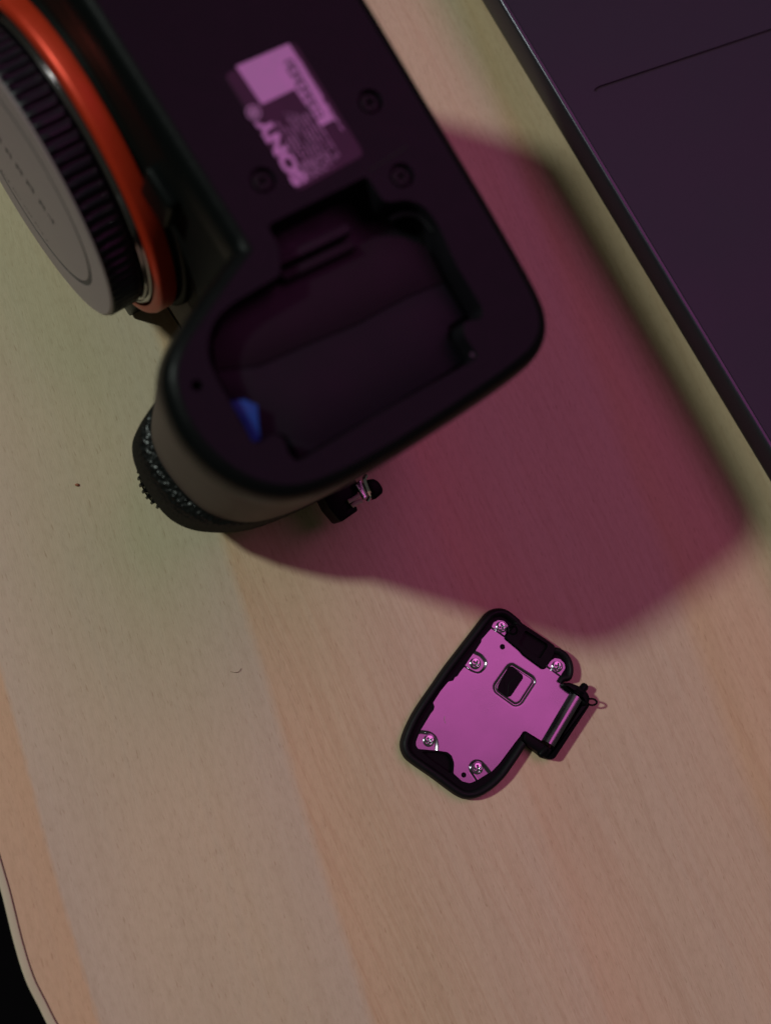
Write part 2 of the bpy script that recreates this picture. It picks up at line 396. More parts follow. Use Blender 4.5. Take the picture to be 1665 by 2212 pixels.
bm = bmesh.new(); n_ = [ (p.x, p.y) for p in slit]; prism(bm, offset(n_, -0.00003), 0.01725, 0.0176)
obj('slit_lining', bm, M_groove, laptop, ML, smooth=0)
for s_, w_ in ((S0+0.03, 0.022), (S1-0.03, 0.022), (S0+0.03, WD-0.022), (S1-0.03, WD-0.022)):
    bm = bmesh.new(); lathe(bm, [(0.005, 0), (0.0055, 0.0006), (0.0055, 0.0021)], LP(s_, w_, 0.0), (0, 0, 1), (1, 0, 0), 20)
    obj('rubber_foot', bm, M_rub, laptop, ML)

# ---------------------------------------------------------------- photo camera
cx = MB @ V3(-0.06, 0.015, -0.09)
camera_t = empty('mirrorless_camera', (cx.x, cx.y, 0), 'black mirrorless camera standing upside down, battery compartment open, label on its base', 'camera')
MC = Matrix.Translation(-Vector((cx.x, cx.y, 0))) @ MB
def cam_obj(name, bm, m, parent=None, smooth=40, label=None):
    if parent is None: return obj(name, bm, m, camera_t, MC, smooth, label)
    return obj(name, bm, m, parent, None, smooth, label)    # sub-parts share the parent's frame
mm = 0.001
KA = [(-37.0, 33.6), (-34.6, 39.4), (-31.6, 46.2), (-28.9, 51.8), (-25.6, 55.3), (-20.6, 57.0), (-15, 57.3), (-8.9, 55.8), (-4, 52.8), (-0.5, 48.2), (1.3, 41), (2.1, 30.7), (2.3, 17), (2.0, 4.6), (1.0, -1.2), (-2.0, -4.6), (-8, -6.0), (-24, -6.6)]
KC = [(-40, 34.0), (-36.5, 40.3), (-33, 45.6), (-30.4, 49.4), (-27.3, 52.8), (-23.1, 55.5), (-17.5, 56.4), (-10.5, 55.8), (-4.4, 53.7), (1.0, 48.6), (4.0, 41), (5.5, 31), (6.0, 16), (4.8, 4), (3.0, -2.5), (0, -6), (-7, -7.6), (-24, -7.8)]
KD = [(-41, 34.2), (-37.5, 39.2), (-33.4, 44.6), (-30.2, 49.3), (-28.2, 54.2), (-25.2, 57.8), (-19.8, 59.7), (-11.2, 60.0), (-5.5, 58.2), (-0.8, 53.6), (3.6, 45.3), (5.7, 33), (6.3, 16), (4.8, 4), (3.0, -2.5), (0, -6), (-7, -7.6), (-24, -7.8)]
RECT = [(-60, -7.0), (-100, -7.0), (-117, -6.8), (-121.0, -4.5), (-122.5, 0.5), (-122.5, 25), (-121, 30.5), (-117, 33.0), (-100, 33.6), (-70, 33.6), (-44, 33.6), (-39.5, 33.6)]
def ring_of(K, k=5):
    pts = spline([tuple(v*mm for v in p) for p in K], k, closed=False)
    r = [(p[0]*mm, p[1]*mm) for p in RECT]
    # the long straight sides stay straight
    return [(-p[0], p[1]) for p in pts + r]
def lerp(Ka, Kb, t): return [(a[0]*(1-t)+b[0]*t, a[1]*(1-t)+b[1]*t) for a, b in zip(Ka, Kb)]
rA = ring_of(KA)
plate_ring = offset(rA, -0.0006)
lev = []
for off, z in ((-0.0006, 0.0), (0.0002, -0.00018), (0.0009, -0.0007), (0.0014, -0.0015), (0.0018, -0.0028), (0.0021, -0.0048), (0.0022, -0.0072)):
    lev.append([(x, y, z) for x, y in offset(rA, off)])
def grow(K, d, z): return [(x, y, z) for x, y in offset(ring_of(K), d)]
lev2 = [lev[-1]]
for t, z in ((0.05, -0.0090), (0.10, -0.012), (0.3, -0.020), (0.55, -0.032), (0.8, -0.043), (0.95, -0.050), (1.0, -0.0540)):
    lev2.append(grow(lerp(KA, KC, t), 0.0022*(1-t), z))
bm = bmesh.new(); loft(bm, lev, False, False)
cam_obj('base_rim', bm, M_shell, smooth=60)
bm = bmesh.new(); loft(bm, [[(x, y, z) for x, y, z in r] for r in lev2], False, False)
# faces of the grip get their own mesh: split the ring by index
ng = (len(KA)-1)*5
shell_f = []; side = bmesh.new(); shell = bmesh.new()
def band(dst, rings, i0, i1, wrap):
    rows = [[dst.verts.new(r[i % len(r)]) for i in range(i0, i1+1)] for r in rings]
    for A, B in zip(rows, rows[1:]):
        for i in range(len(A)-1): dst.faces.new((A[i], A[i+1], B[i+1], B[i]))
bm.free()
NR = len(rA)
band(side, lev2, 16, 77, False)
cam_obj('grip_side', side, M_side, smooth=60)
band(shell, lev2, 77, NR+16, False)
cam_obj('body_shell', shell, M_front, smooth=50)
lev3 = [lev2[-1], grow(KC, 0.0002, -0.0546)]
for t, z, d in ((0.28, -0.0548, 0.0001), (0.55, -0.0556, 0.0001), (0.78, -0.0571, 0.0001), (0.93, -0.0592, 0), (1.0, -0.0622, 0), (1.0, -0.0680, 0), (1.0, -0.0735, -0.0007), (1.0, -0.0775, -0.0022), (1.0, -0.0820, -0.0042), (1.0, -0.0860, -0.0062), (1, -0.0887, -0.0085)):
    lev3.append(grow(lerp(KC, KD, t), d, z))
lb = bmesh.new(); band(lb, lev3, 4, 60, False)
cam_obj('leatherette_grip', lb, M_leather, smooth=60)
sb = bmesh.new(); band(sb, lev3, 60, NR+4, False)
cam_obj('top_cover', sb, M_side, smooth=50)
bm = bmesh.new(); f = bm.faces.new([bm.verts.new(p) for p in lev3[-1]]); bmesh.ops.triangulate(bm, faces=[f])
cam_obj('top_deck', bm, M_shell, smooth=0)
# thin seam round the top cover
bm = bmesh.new(); seam = [(x, y, z) for x, y, z in grow(KD, 0.00005, -0.0720)]
tube(bm, seam[60:]+seam[:1], 0.00018, 5); cam_obj('cover_seam', bm, M_groove)

# base plate with its openings
def Q(p, d=0.0): l1, l2 = L(p, d); return (-l1, l2)
bay = [(604, 533), (576, 486), (792, 379), (806, 400), (830, 437), (881, 430), (915, 443), (943, 476), (963, 520), (984, 568), (1028, 640), (1044, 668), (1040, 690), (1001, 694), (1002, 722), (1034, 768), (1018, 782), (850, 876), (700, 966), (641, 1000), (622, 978), (614, 948), (594, 936), (562, 958), (545, 955), (497, 868), (470, 822), (450, 775), (448, 735), (463, 690), (500, 655), (560, 620), (606, 594)]
bay2 = roundpoly([Q(p) for p in bay], [0.0008, 0.001, 0.001, .0004, .0012, .002, .002, .002, .002, .002, .002, .0012, .001, .001, .0012, .0012, .0014, .003, .003, .002, .001, .001, .0012, .0008, .0005, .001, .002, .003, .003, .003, .003, .002, .001], 3)
scr = [(800, 218), (868, 378), (568, 388)]
circ = lambda c, r, n=20: [(c[0]+r*math.cos(2*PI*k/n), c[1]+r*math.sin(2*PI*k/n)) for k in range(n)]
pin = Q((425, 832))
holes = [bay2] + [circ(Q(p), 0.0022) for p in scr] + [circ(pin, 0.0009)]
bm = bmesh.new(); sheet(bm, plate_ring, holes, 0.0, (0, 0.0012, 0.0012, 0.0012, 0.004))
cam_obj('base_plate', bm, M_plate, smooth=30)
# bay walls
bm = bmesh.new(); loft(bm, [[(x, y, 0.0) for x, y in bay2], [(x, y, -0.0004) for x, y in offset(bay2, -0.0002)], [(x, y, -0.009) for x, y in offset(bay2, -0.0003)]], False, True)
cam_obj('battery_bay', bm, M_pit, smooth=50)
fl = [(478, 696), (495, 674), (541, 650), (605, 612), (640, 596), (775, 530), (806, 512), (835, 508), (872, 512), (919, 530), (943, 571), (967, 622), (1004, 680), (969, 703), (967, 728), (1003, 780), (900, 842), (800, 902), (700, 960), (646, 992), (632, 962), (620, 942), (596, 935), (562, 955), (556, 880), (498, 862), (463, 798), (459, 745)]
D5 = 0.0048
# the floor is two faces with a slanting seam
sa, sb_ = (450, 800), (1003, 560)
up_p = [(478, 696), (495, 674), (541, 650), (605, 612), (640, 596), (775, 530), (806, 512), (835, 508), (872, 512), (919, 530), (943, 571), (960, 608), (880, 640), (770, 700), (660, 745), (560, 790), (466, 800), (459, 745)]
lo_p = [(466, 802), (560, 792), (660, 747), (770, 702), (880, 642), (960, 610), (1004, 682), (969, 703), (967, 728), (1003, 780), (900, 842), (800, 902), (700, 960), (646, 992), (632, 962), (620, 942), (596, 935), (562, 955), (556, 880), (498, 862)]
bm = bevelled_prism([Q(p, D5) for p in up_p], -0.0088, -D5, 0.00010); cam_obj('bay_floor', bm, M_floor1)
bm = bevelled_prism([Q(p, D5+0.00005) for p in lo_p], -0.0088, -D5-0.00005, 0.00008); cam_obj('bay_floor', bm, M_floor2)
for pts, d, m_ in (([(604, 590), (758, 516), (772, 532), (618, 606)], 0.0030, M_floor1), ([(598, 556), (750, 480), (760, 500), (604, 574)], 0.0045, M_pit)):
    bm = bevelled_prism([Q(p, d) for p in pts], -0.0088, -d, 0.0003); cam_obj('hinge_rib', bm, m_)
# curved ledge in the upper right corner of the bay
bm = bmesh.new(); tube(bm, spline([(*Q((842, 474), 0.0025), -0.0025), (*Q((872, 462), 0.0025), -0.0025), (*Q((905, 468), 0.0025), -0.0025), (*Q((935, 500), 0.0025), -0.0025)], 4, False), 0.0004, 6)
cam_obj('bay_ledge', bm, M_pit)
# catch block with its tiny contacts
bm = bevelled_prism([Q(p, 0.0012) for p in [(1003, 706), (1036, 700), (1056, 735), (1022, 766), (1008, 740)]], -0.006, -0.0011, 0.0003)
cb = cam_obj('catch_block', bm, M_plate)
for p in [(1003, 715), (1042, 742), (1020, 765)]:
    bm = bmesh.new(); q = Q(p, 0.0009); lathe(bm, [(0.0004, 0), (0.00036, 0.0003), (0.0002, 0.00028)], (*q, -0.0011), (0, 0, 1), (1, 0, 0), 12)
    cam_obj('contact_pin', bm, M_pin, cb)
bm = bevelled_prism([Q(p, 0.0022) for p in [(496, 866), (528, 861), (557, 874), (563, 950), (546, 958), (524, 912)]], -0.0060, -0.0022, 0.0003)
cam_obj('lock_lever', bm, M_blue)
# screws of the base
def screw_mesh(rad, h):
    bm = bmesh.new(); nr, na = 9, 48
    def hz(r, th):
        x, y = r*math.cos(th), r*math.sin(th)
        dome = h*(1-0.28*(r/rad)**2.5) if r < rad*0.93 else h*0.45*(1-(r/rad))/0.07
        arm = min(max(abs(x)-rad*0.12, abs(y)-rad*0.58), max(abs(y)-rad*0.12, abs(x)-rad*0.58))
        s = max(0, min(1, -arm/(rad*0.07)+0.5))
        return dome - s*h*1.0*max(0, 1-r/(rad*0.72))**0.5 if s > 0 and r < rad*0.72 else dome
    cv = bm.verts.new((0, 0, hz(0, 0))); prev = None
    for i in range(1, nr*2+1):
        r = rad*i/(nr*2); ring = [bm.verts.new((r*math.cos(2*PI*k/na), r*math.sin(2*PI*k/na), hz(r, 2*PI*k/na))) for k in range(na)]
        for k in range(na):
            if prev is None: bm.faces.new((cv, ring[k], ring[(k+1) % na]))
            else: bm.faces.new((prev[k], ring[k], ring[(k+1) % na], prev[(k+1) % na]))
        prev = ring
    low = [bm.verts.new((v.co.x, v.co.y, -h*0.6)) for v in prev]
    for k in range(na): bm.faces.new((prev[k], low[k], low[(k+1) % na], prev[(k+1) % na]))
    return bm
first = None
for p in scr:
    q = Q(p)
    if first is None:
        first = obj('screw', screw_mesh(0.0017, 0.0008), M_pit, camera_t, MC @ Matrix.Translation((q[0], q[1], -0.00115)), 30); o = first
    else:
        o = first.copy(); C.objects.link(o); o.parent = camera_t; o.matrix_local = MC @ Matrix.Translation((q[0], q[1], -0.00115)) @ Matrix.Rotation(random.random(), 4, 'Z')
# faint parting line by the label
g0, g1 = Q((800, 368)), Q((879, 316))
bm = bmesh.new(); tube(bm, [(*g0, -0.00002), (*g1, -0.00002)], 0.00015, 6); cam_obj('parting_line', bm, M_groove)

# label
lab = [(-l1, l2) for l1, l2 in [(-0.0633, 0.0214), (-0.0630, 0.0077), (-0.0413, 0.0076), (-0.0413, 0.0214)]]
bm = bevelled_prism(roundpoly(lab, 0.0012, 5), 0.00001, 0.00012, 0.00004, 1)
label_o = cam_obj('label', bm, M_label)
Z = 0.00017
def flat(bm, pts, z=Z):
    f = bm.faces.new([bm.verts.new((p[0], p[1], z)) for p in pts]); bmesh.ops.triangulate(bm, faces=[f])
def qd(bm, x0, x1, y0, y1, z=Z): flat(bm, [(x0, y0), (x1, y0), (x1, y1), (x0, y1)], z)
# local x = reading direction, y = up of the letters; label spans x 41.3..63.3 mm, y 7.6..21.4 mm
def text_bm(s, size, x, y, z, sx=1.0, bold=0.0, font_ext=0.0):
    cu = bpy.data.curves.new('t', 'FONT'); cu.body = s; cu.size = size; cu.offset = bold; cu.fill_mode = 'FRONT'
    to = bpy.data.objects.new('t', cu); C.objects.link(to); bpy.context.view_layer.update()
    me = to.evaluated_get(bpy.context.evaluated_depsgraph_get()).to_mesh()
    bm = bmesh.new(); bm.from_mesh(me); to.to_mesh_clear() if hasattr(to, 'to_mesh_clear') else None
    bpy.data.objects.remove(to); bpy.data.curves.remove(cu)
    for v in bm.verts: v.co = Vector((v.co.x*sx+x, v.co.y+y, z))
    return bm
wb = [Q(p) for p in [(509, 143), (623, 94), (640, 120), (665, 163), (721, 258), (692, 273), (636, 192), (565, 226)]]
bm = bmesh.new(); flat(bm, wb, Z); cam_obj('serial_field', bm, M_silver, label_o, 0)
bm = text_bm('SONY', 0.0034, 0.0421, 0.0189, Z, 1.32, 0.00018)
cam_obj('maker_lettering', bm, M_silver, label_o, 0)
bm = bmesh.new(); c0 = Q((547, 243)); o_, i_ = circ(c0, 0.00125, 28), circ(c0, 0.00095, 28)
for k in range(28): flat(bm, [o_[k], o_[(k+1) % 28], i_[(k+1) % 28], i_[k]])
flat(bm, circ(c0, 0.0006, 16)); cam_obj('round_mark', bm, M_dim, label_o, 0)
# serial digits, dark on the silver strip, and the small print
bm = bmesh.new()
sx0, sy0 = Q((690, 255)); sx1, sy1 = Q((620, 130))
nch = 8
for k in range(nch):
    cx_ = sx0+(sx1-sx0)*(k+0.5)/nch; cy_ = sy0+(sy1-sy0)*(k+0.5)/nch
    wch, hch = 0.00052, 0.0008
    segs = random.sample([(-1, 0), (1, 0), (0, -1), (0, 0), (0, 1)], 4)
    for a_, b_ in segs:
        if a_: qd(bm, cx_+a_*wch-0.00012, cx_+a_*wch+0.00012, cy_-hch, cy_+hch, Z+0.00004)
        else: qd(bm, cx_-wch, cx_+wch, cy_+b_*hch-0.00012, cy_+b_*hch+0.00012, Z+0.00004)
cam_obj('serial_digits', bm, M_ink, label_o, 0)
bm = bmesh.new(); rnd = random.Random(9)
def tiny(xa, xb, y, h, dens=0.8):
    x = xa
    while x < xb:
        w_ = rnd.uniform(0.00012, 0.0004)
        if rnd.random() < dens: qd(bm, x, min(xb, x+w_), y, y+h*rnd.uniform(0.6, 1.0))
        x += w_+0.00012
for r_ in range(10):
    y = 0.0179-r_*0.0007
    tiny(0.0428+ (0.0004 if r_ % 2 else 0), 0.0545 - (0.0018 if r_ < 3 else 0)-0.00035*r_, y, 0.00030, 0.72)
for r_ in range(5): tiny(0.0421, 0.0450, 0.0180-r_*0.0011, 0.0005, 0.9)
cam_obj('fine_print', bm, M_dim, label_o, 0)
bm = bmesh.new(); tiny(0.0465, 0.0600, 0.00855, 0.00042, 0.85)
cam_obj('fine_print', bm, M_silver, label_o, 0)

# lens mount and cap (axis along +y of the camera frame)
AX = V3(-0.0787, 0, -0.050); ay = Vector((0, 1, 0)); zx = Vector((0, 0, 1))
bm = bmesh.new(); lathe(bm, [(0.0352, 0.0325), (0.0350, 0.0345), (0.0343, 0.0352), (0.0337, 0.0353), (0.0336, 0.0368)], AX, ay, zx, 96); cam_obj('mount_base', bm, M_front)
bm = bmesh.new(); lathe(bm, [(0.0335, 0.0362), (0.0340, 0.0366), (0.0340, 0.0394), (0.0336, 0.0402), (0.0327, 0.0405), (0.0318, 0.0405), (0.0315, 0.0350)], AX, ay, zx, 128, True)
mount = cam_obj('mount_ring', bm, M_orange, smooth=50)
bm = bmesh.new(); lathe(bm, [(0.0311, 0.0380), (0.0311, 0.0405), (0.03085, 0.0408), (0.0306, 0.0408), (0.0305, 0.0403), (0.0303, 0.0403), (0.0302, 0.0410), (0.0300, 0.0413), (0.0296, 0.0413), (0.0285, 0.0380)], AX, ay, zx, 128, True)
cam_obj('bayonet_flange', bm, M_chrome, smooth=25)
NRB = 84
def ribr(r, h, th):
    if 0.0422 < h < 0.0479 and r > 0.0290:
        c = math.cos(NRB*th); return r + 0.00042*max(-0.6, min(1, c*1.5))
    return r
bm = bmesh.new(); lathe(bm, [(0.0280, 0.0410), (0.0292, 0.0414), (0.0295, 0.0420), (0.0296, 0.0424), (0.0296, 0.0440), (0.0296, 0.0460), (0.0296, 0.0478), (0.0298, 0.0481), (0.0297, 0.0484)], AX, ay, zx, NRB*8, rfun=ribr)
cap = cam_obj('mount_cap', bm, M_rib, smooth=50)
bm = bmesh.new(); lathe(bm, [(0.0296, 0.0480), (0.0297, 0.0485), (0.0292, 0.0488), (0.0228, 0.0488), (0.0225, 0.0485), (0.0219, 0.0485), (0.0216, 0.0488), (0.001, 0.0488)], AX, ay, zx, 128); cam_obj('cap_face', bm, M_cap, cap, 30)
bm = bmesh.new(); lathe(bm, [(0.0226, 0.04853), (0.0226, 0.0488), (0.0218, 0.0488), (0.0218, 0.04853)], AX, ay, zx, 96, True)
cam_obj('cap_ring_line', bm, M_ink, cap, 30)
# printed rows on the cap, too smeared in the photo to read: short dark strokes
bm = bmesh.new(); yb = 0.04885
def stroke(l1a, l1b, l3a, l3b):
    vs = [bm.verts.new(V3(l1, yb, l3)) for l1, l3 in ((l1a, l3a), (l1b, l3a), (l1b, l3b), (l1a, l3b))]; bm.faces.new(vs)
mmm = lambda *v: [q*0.001 for q in v]
for c_, w_ in ((-88.6, 1.6), (-85.2, 2.0), (-81.5, 2.2), (-77.6, 2.6), (-73.4, 2.0), (-70.4, 2.2)):
    for a_, b_, c3, d3 in ((-.5, -.28, -1.1, 1.1), (.26, .5, -1.1, 1.1), (-.5, .5, -.25, .25), (-.5, .4, .85, 1.15)):
        if rnd.random() < 0.85: stroke(*mmm(c_+a_*w_, c_+b_*w_, -50.0+c3, -50.0+d3))
for k in range(26):
    if k % 5 == 4: continue
    c_ = -93+k*0.85
    stroke(*mmm(c_-0.25, c_+0.2, -67.9+rnd.uniform(0, .2), -67.2+rnd.uniform(-.2, .2)))
cam_obj('cap_print', bm, M_ink, cap, 0)
# lens release button and its neighbours on the front
bm = bmesh.new(); box(bm, V3(-0.0555, 0.0355, -0.0175), (0.0042, 0, 0), (0, 0.0024, 0), (0, 0, 0.0056)); bev(bm, 0.0012, 3)
cam_obj('lens_release_button', bm, M_shell)
for l1, l3, r, h in ((-0.0490, -0.037, 0.0016, 0.0350), (-0.0455, -0.032, 0.0013, 0.0347)):
    bm = bmesh.new(); lathe(bm, [(r, 0.0330), (r, h-0.0003), (r*0.8, h)], V3(l1, 0, l3), ay, zx, 20); cam_obj('function_stud', bm, M_shell)
# finder hump with accessory shoe, dials on the top
bm = bmesh.new(); box(bm, V3(-0.0765, 0.0175, -0.0905), (0.0218, 0, 0), (0, 0.0198, 0), (0, 0, 0.0062))
for v in bm.verts:
    if v.co.z < -0.092: v.co.y = 0.0175+(v.co.y-0.0175)*0.99
bev(bm, 0.0006, 2); hump = cam_obj('finder_hump', bm, M_shell)
for s in (-1, 1):
    bm = bmesh.new(); box(bm, V3(-0.0765+s*0.0095, 0.012, -0.0975), (0.0014, 0, 0), (0, 0.009, 0), (0, 0, 0.0010)); cam_obj('shoe_rail', bm, M_lug, hump, 0)
def dial(l1, l2, z0, z1, r, n, name, amp=0.0004):
    bm = bmesh.new(); lathe(bm, [(r*0.92, z0), (r, z0-0.0006), (r, z1+0.0006), (r*0.94, z1)], V3(l1, l2, 0), (0, 0, 1), (1, 0, 0), n*6,
        rfun=lambda rr, h, th: rr+amp*(1 if math.cos(n*th) > 0 else -0.3)); return cam_obj(name, bm, M_blk2, smooth=30)
dial(-0.0180, 0.012, -0.0870, -0.0925, 0.0085, 40, 'exposure_dial')
dial(-0.0430, 0.010, -0.0880, -0.0945, 0.0090, 44, 'mode_dial')
wl = dial(-0.0158, 0.0495, -0.0800, -0.0845, 0.0093, 38, 'front_control_wheel', 0.0006)
bm = bmesh.new(); lathe(bm, [(0.0068, -0.0878), (0.0068, -0.0905), (0.0055, -0.0912)], V3(-0.016, 0.043, 0), (0, 0, -1) if False else (0, 0, 1), (1, 0, 0), 32); cam_obj('shutter_button', bm, M_lug)

# strap lug: black keeper, steel strip and ring ends on the grip's end wall
DL = 0.070
def P3(p, d): l1, l2 = L(p, d); return V3(l1, l2, -d)
def slab(pts, d, th, m_, name, parent=None, r=0.0004):
    q = [Q(p, d) for p in pts]
    return cam_obj(name, bevelled_prism(roundpoly(q, r, 3), -d-th, -d, min(0.0005, th*0.3)), m_, parent)
def lug(x, y): return (684.2+x/8.758, 988.3+y/8.758)
k1 = slab([lug(225, 960), lug(430, 1205), lug(480, 1215), lug(785, 1005), lug(765, 930), lug(690, 900), lug(800, 640), lug(760, 420), lug(560, 330), lug(200, 520), lug(120, 760)], 0.0705, 0.007, M_blk2, 'lug_keeper', None, 0.0006)
slab([lug(930, 430), lug(1080, 390), lug(1190, 460), lug(1262, 590), lug(1255, 670), lug(1100, 800), lug(1060, 700), lug(960, 560)], 0.0705, 0.004, M_blk2, 'keeper_end', k1, 0.001)
bm = bmesh.new()
pa, pb = P3(lug(770, 480), 0.069), P3(lug(945, 800), 0.072)
bm.free(); steel = slab([lug(728, 512), lug(832, 414), lug(975, 740), lug(905, 800)], 0.0685, 0.0012, M_lug, 'lug_strip', None, 0.0002)
bm = bmesh.new(); tube(bm, spline([P3(lug(940, 330), 0.069), P3(lug(900, 420), 0.069), P3(lug(960, 600), 0.070), P3(lug(1010, 720), 0.0715), P3(lug(960, 830), 0.072)], 4, False), 0.0005, 8)
cam_obj('ring_wire', bm, M_lug, steel)
M_wirec = mat('cream_wire_end', (0.42, 0.36, 0.30), 0.5)
for x0, y0, x1, y1, x2, y2 in ((600, 835, 700, 780, 800, 710), (670, 920, 740, 860, 850, 815)):
    bm = bmesh.new(); tube(bm, spline([P3(lug(x0, y0), 0.069), P3(lug(x1, y1), 0.069), P3(lug(x2, y2), 0.0692)], 4, False), 0.0005, 8)
    cam_obj('cord_end', bm, M_wirec, steel)

# ---------------------------------------------------------------- battery door on the desk
DZ = 0.0
dc = at((1050, 1520))
door = empty('battery_door', (dc.x, dc.y, 0), 'loose black battery door with magenta-lit steel inner plate lying on the desk', 'battery door')
MD = Matrix.Translation(-Vector((dc.x, dc.y, 0)))
def dpx(c, z=0.0025):
    q = at((823.6+c[0]/3.0918, 1267.1+c[1]/3.0918), z); return (q.x, q.y)
def d_obj(name, bm, m_, parent=None, smooth=40, label=None):
    return obj(name, bm, m_, door if parent is None else parent, MD if parent is None else None, smooth, label)
fo = [(780, 145), (830, 152), (872, 178), (925, 222), (940, 242), (1060, 322), (1150, 385), (1165, 405), (1192, 411), (1240, 445), (1270, 490), (1283, 545), (1280, 590), (1262, 628), (1215, 640), (1190, 700), (1120, 850), (1030, 1000), (985, 1062), (965, 1070), (920, 1140), (875, 1205), (825, 1275), (760, 1340), (685, 1392), (620, 1417), (560, 1420), (510, 1402), (450, 1362), (330, 1272), (200, 1182), (152, 1132), (132, 1072), (137, 1020), (165, 940), (210, 850), (260, 770), (330, 670), (420, 540), (520, 410), (620, 280), (690, 190), (730, 158)]
pl = [(735, 280), (752, 240), (785, 224), (822, 231), (845, 256), (849, 290), (820, 332), (822, 346), (930, 435), (952, 462), (1078, 556), (1098, 548), (1135, 497), (1162, 478), (1197, 485), (1226, 515), (1231, 545), (1196, 600), (1210, 640), (1215, 665), (1262, 708), (1164, 868), (1070, 1032), (962, 965), (944, 970), (925, 1002), (898, 1035), (842, 1110), (790, 1180), (738, 1235), (640, 1296), (590, 1315), (540, 1302), (482, 1250), (486, 1182), (471, 1132), (440, 1106), (370, 1096), (250, 1086), (235, 1067), (233, 1040), (262, 962), (330, 850), (350, 826), (355, 800), (345, 778), (395, 700), (448, 636), (480, 630), (492, 606), (508, 600), (524, 574), (560, 530), (600, 470), (630, 428), (668, 370), (668, 356)]
FO = [dpx(p, 0.0025) for p in fo]
# base tray
bm = bmesh.new(); f2 = spline(FO, 3)
loft(bm, [[(x, y, 0.0) for x, y in offset(f2, -0.0006)], [(x, y, 0.0006) for x, y in f2], [(x, y, 0.0019) for x, y in offset(f2, 0.00005)], [(x, y, 0.0022) for x, y in offset(f2, -0.0003)]], True, False)
triin = [(262, 1102), (365, 1104), (430, 1115), (462, 1140), (474, 1185), (468, 1255), (330, 1160)]
TRI = roundpoly([dpx(p, 0.0022) for p in triin], 0.0008, 3)
sheet(bm, offset(f2, -0.0003), [TRI], 0.0022, (0.0014,))
bmesh.ops.remove_doubles(bm, verts=bm.verts, dist=1e-6)
tray = d_obj('door_tray', bm, M_blk2)
# rubber rim: raised ring following the outline (open where the hinge comes in)
NF = len(f2)
rim_idx = list(range(19*3, NF)) + list(range(0, 4*3+1))
wr = 0.0021
prof = [(0.0001, 0.0018), (-0.0001, 0.0027), (-0.0004, 0.0033), (-0.0010, 0.0036), (-0.0015, 0.0034), (-0.0019, 0.0029), (-0.0020, 0.0021)]
def rim_part(idx, name, wscale=1.0, mtl=M_rub):
    bm = bmesh.new(); rows = []
    rings_ = [offset(f2, o_*wscale) for o_, z in prof]
    rows = [[bm.verts.new((rings_[k][i][0], rings_[k][i][1], prof[k][1])) for i in idx] for k in range(len(prof))]
    for A, B in zip(rows, rows[1:]):
        for i in range(len(idx)-1): bm.faces.new((A[i], A[i+1], B[i+1], B[i]))
    bm.faces.new([r[0] for r in rows][::-1]); bm.faces.new([r[-1] for r in rows])
    return d_obj(name, bm, mtl, smooth=60)
rim_part(rim_idx, 'rubber_seal')
rim_part(list(range(7*3, 14*3+2)), 'rubber_seal', 0.85)
# latch housing with its pit
lat = [(838, 318), (905, 240), (938, 244), (1150, 388), (1170, 412), (1150, 470), (1092, 552), (1076, 552), (950, 460), (926, 430), (824, 345)]
pit = [(962, 292), (1108, 384), (1112, 398), (1060, 484), (922, 392), (918, 372)]
LAT = roundpoly([dpx(p, 0.0034) for p in lat], 0.0006, 3); PIT = roundpoly([dpx(p, 0.0034) for p in pit], 0.0004, 2)
bm = bmesh.new(); loft(bm, [[(x, y, 0.0018) for x, y in LAT], [(x, y, 0.0031) for x, y in LAT], [(x, y, 0.0034) for x, y in offset(LAT, -0.00025)]], True, False)
sheet(bm, offset(LAT, -0.00025), [PIT], 0.0034, (0.0016,)); bmesh.ops.remove_doubles(bm, verts=bm.verts, dist=1e-6)
latch = d_obj('latch_housing', bm, M_blk2)
bm = bmesh.new(); c_ = dpx((875, 292), 0.003); lathe(bm, [(0.0013, 0.0020), (0.0013, 0.0034), (0.0009, 0.0036), (0.0006, 0.0031)], (*c_, 0), (0, 0, 1), (1, 0, 0), 20); d_obj('latch_post', bm, M_blk2, latch)

# pressed steel plate as a finely meshed sheet
PZ = 0.00265
def in_poly(x, y, poly):
    c = False; n = len(poly); j = n-1
    for i in range(n):
        xi, yi = poly[i]; xj, yj = poly[j]
        if (yi > y) != (yj > y) and x < (xj-xi)*(y-yi)/(yj-yi)+xi: c = not c
        j = i
    return c
def sdist(x, y, poly):
    best = 1e9; n = len(poly)
    for i in range(n):
        ax_, ay_ = poly[i-1]; bx, by = poly[i]; dx, dy = bx-ax_, by-ay_
        t = max(0, min(1, ((x-ax_)*dx+(y-ay_)*dy)/(dx*dx+dy*dy+1e-15)))
        d = (x-ax_-t*dx)**2+(y-ay_-t*dy)**2
        if d < best: best = d
    best = math.sqrt(best)
    return -best if in_poly(x, y, poly) else best
PP = [dpx(p, PZ) for p in pl]
winp = roundpoly([dpx(p, PZ) for p in [(852, 532), (874, 534), (944, 590), (948, 612), (866, 734), (840, 742), (776, 694), (778, 664)]], 0.0003, 3)
h1 = circ(dpx((808, 403), PZ), 0.00068, 18); h2 = circ(dpx((550, 1260), PZ), 0.00062, 18)
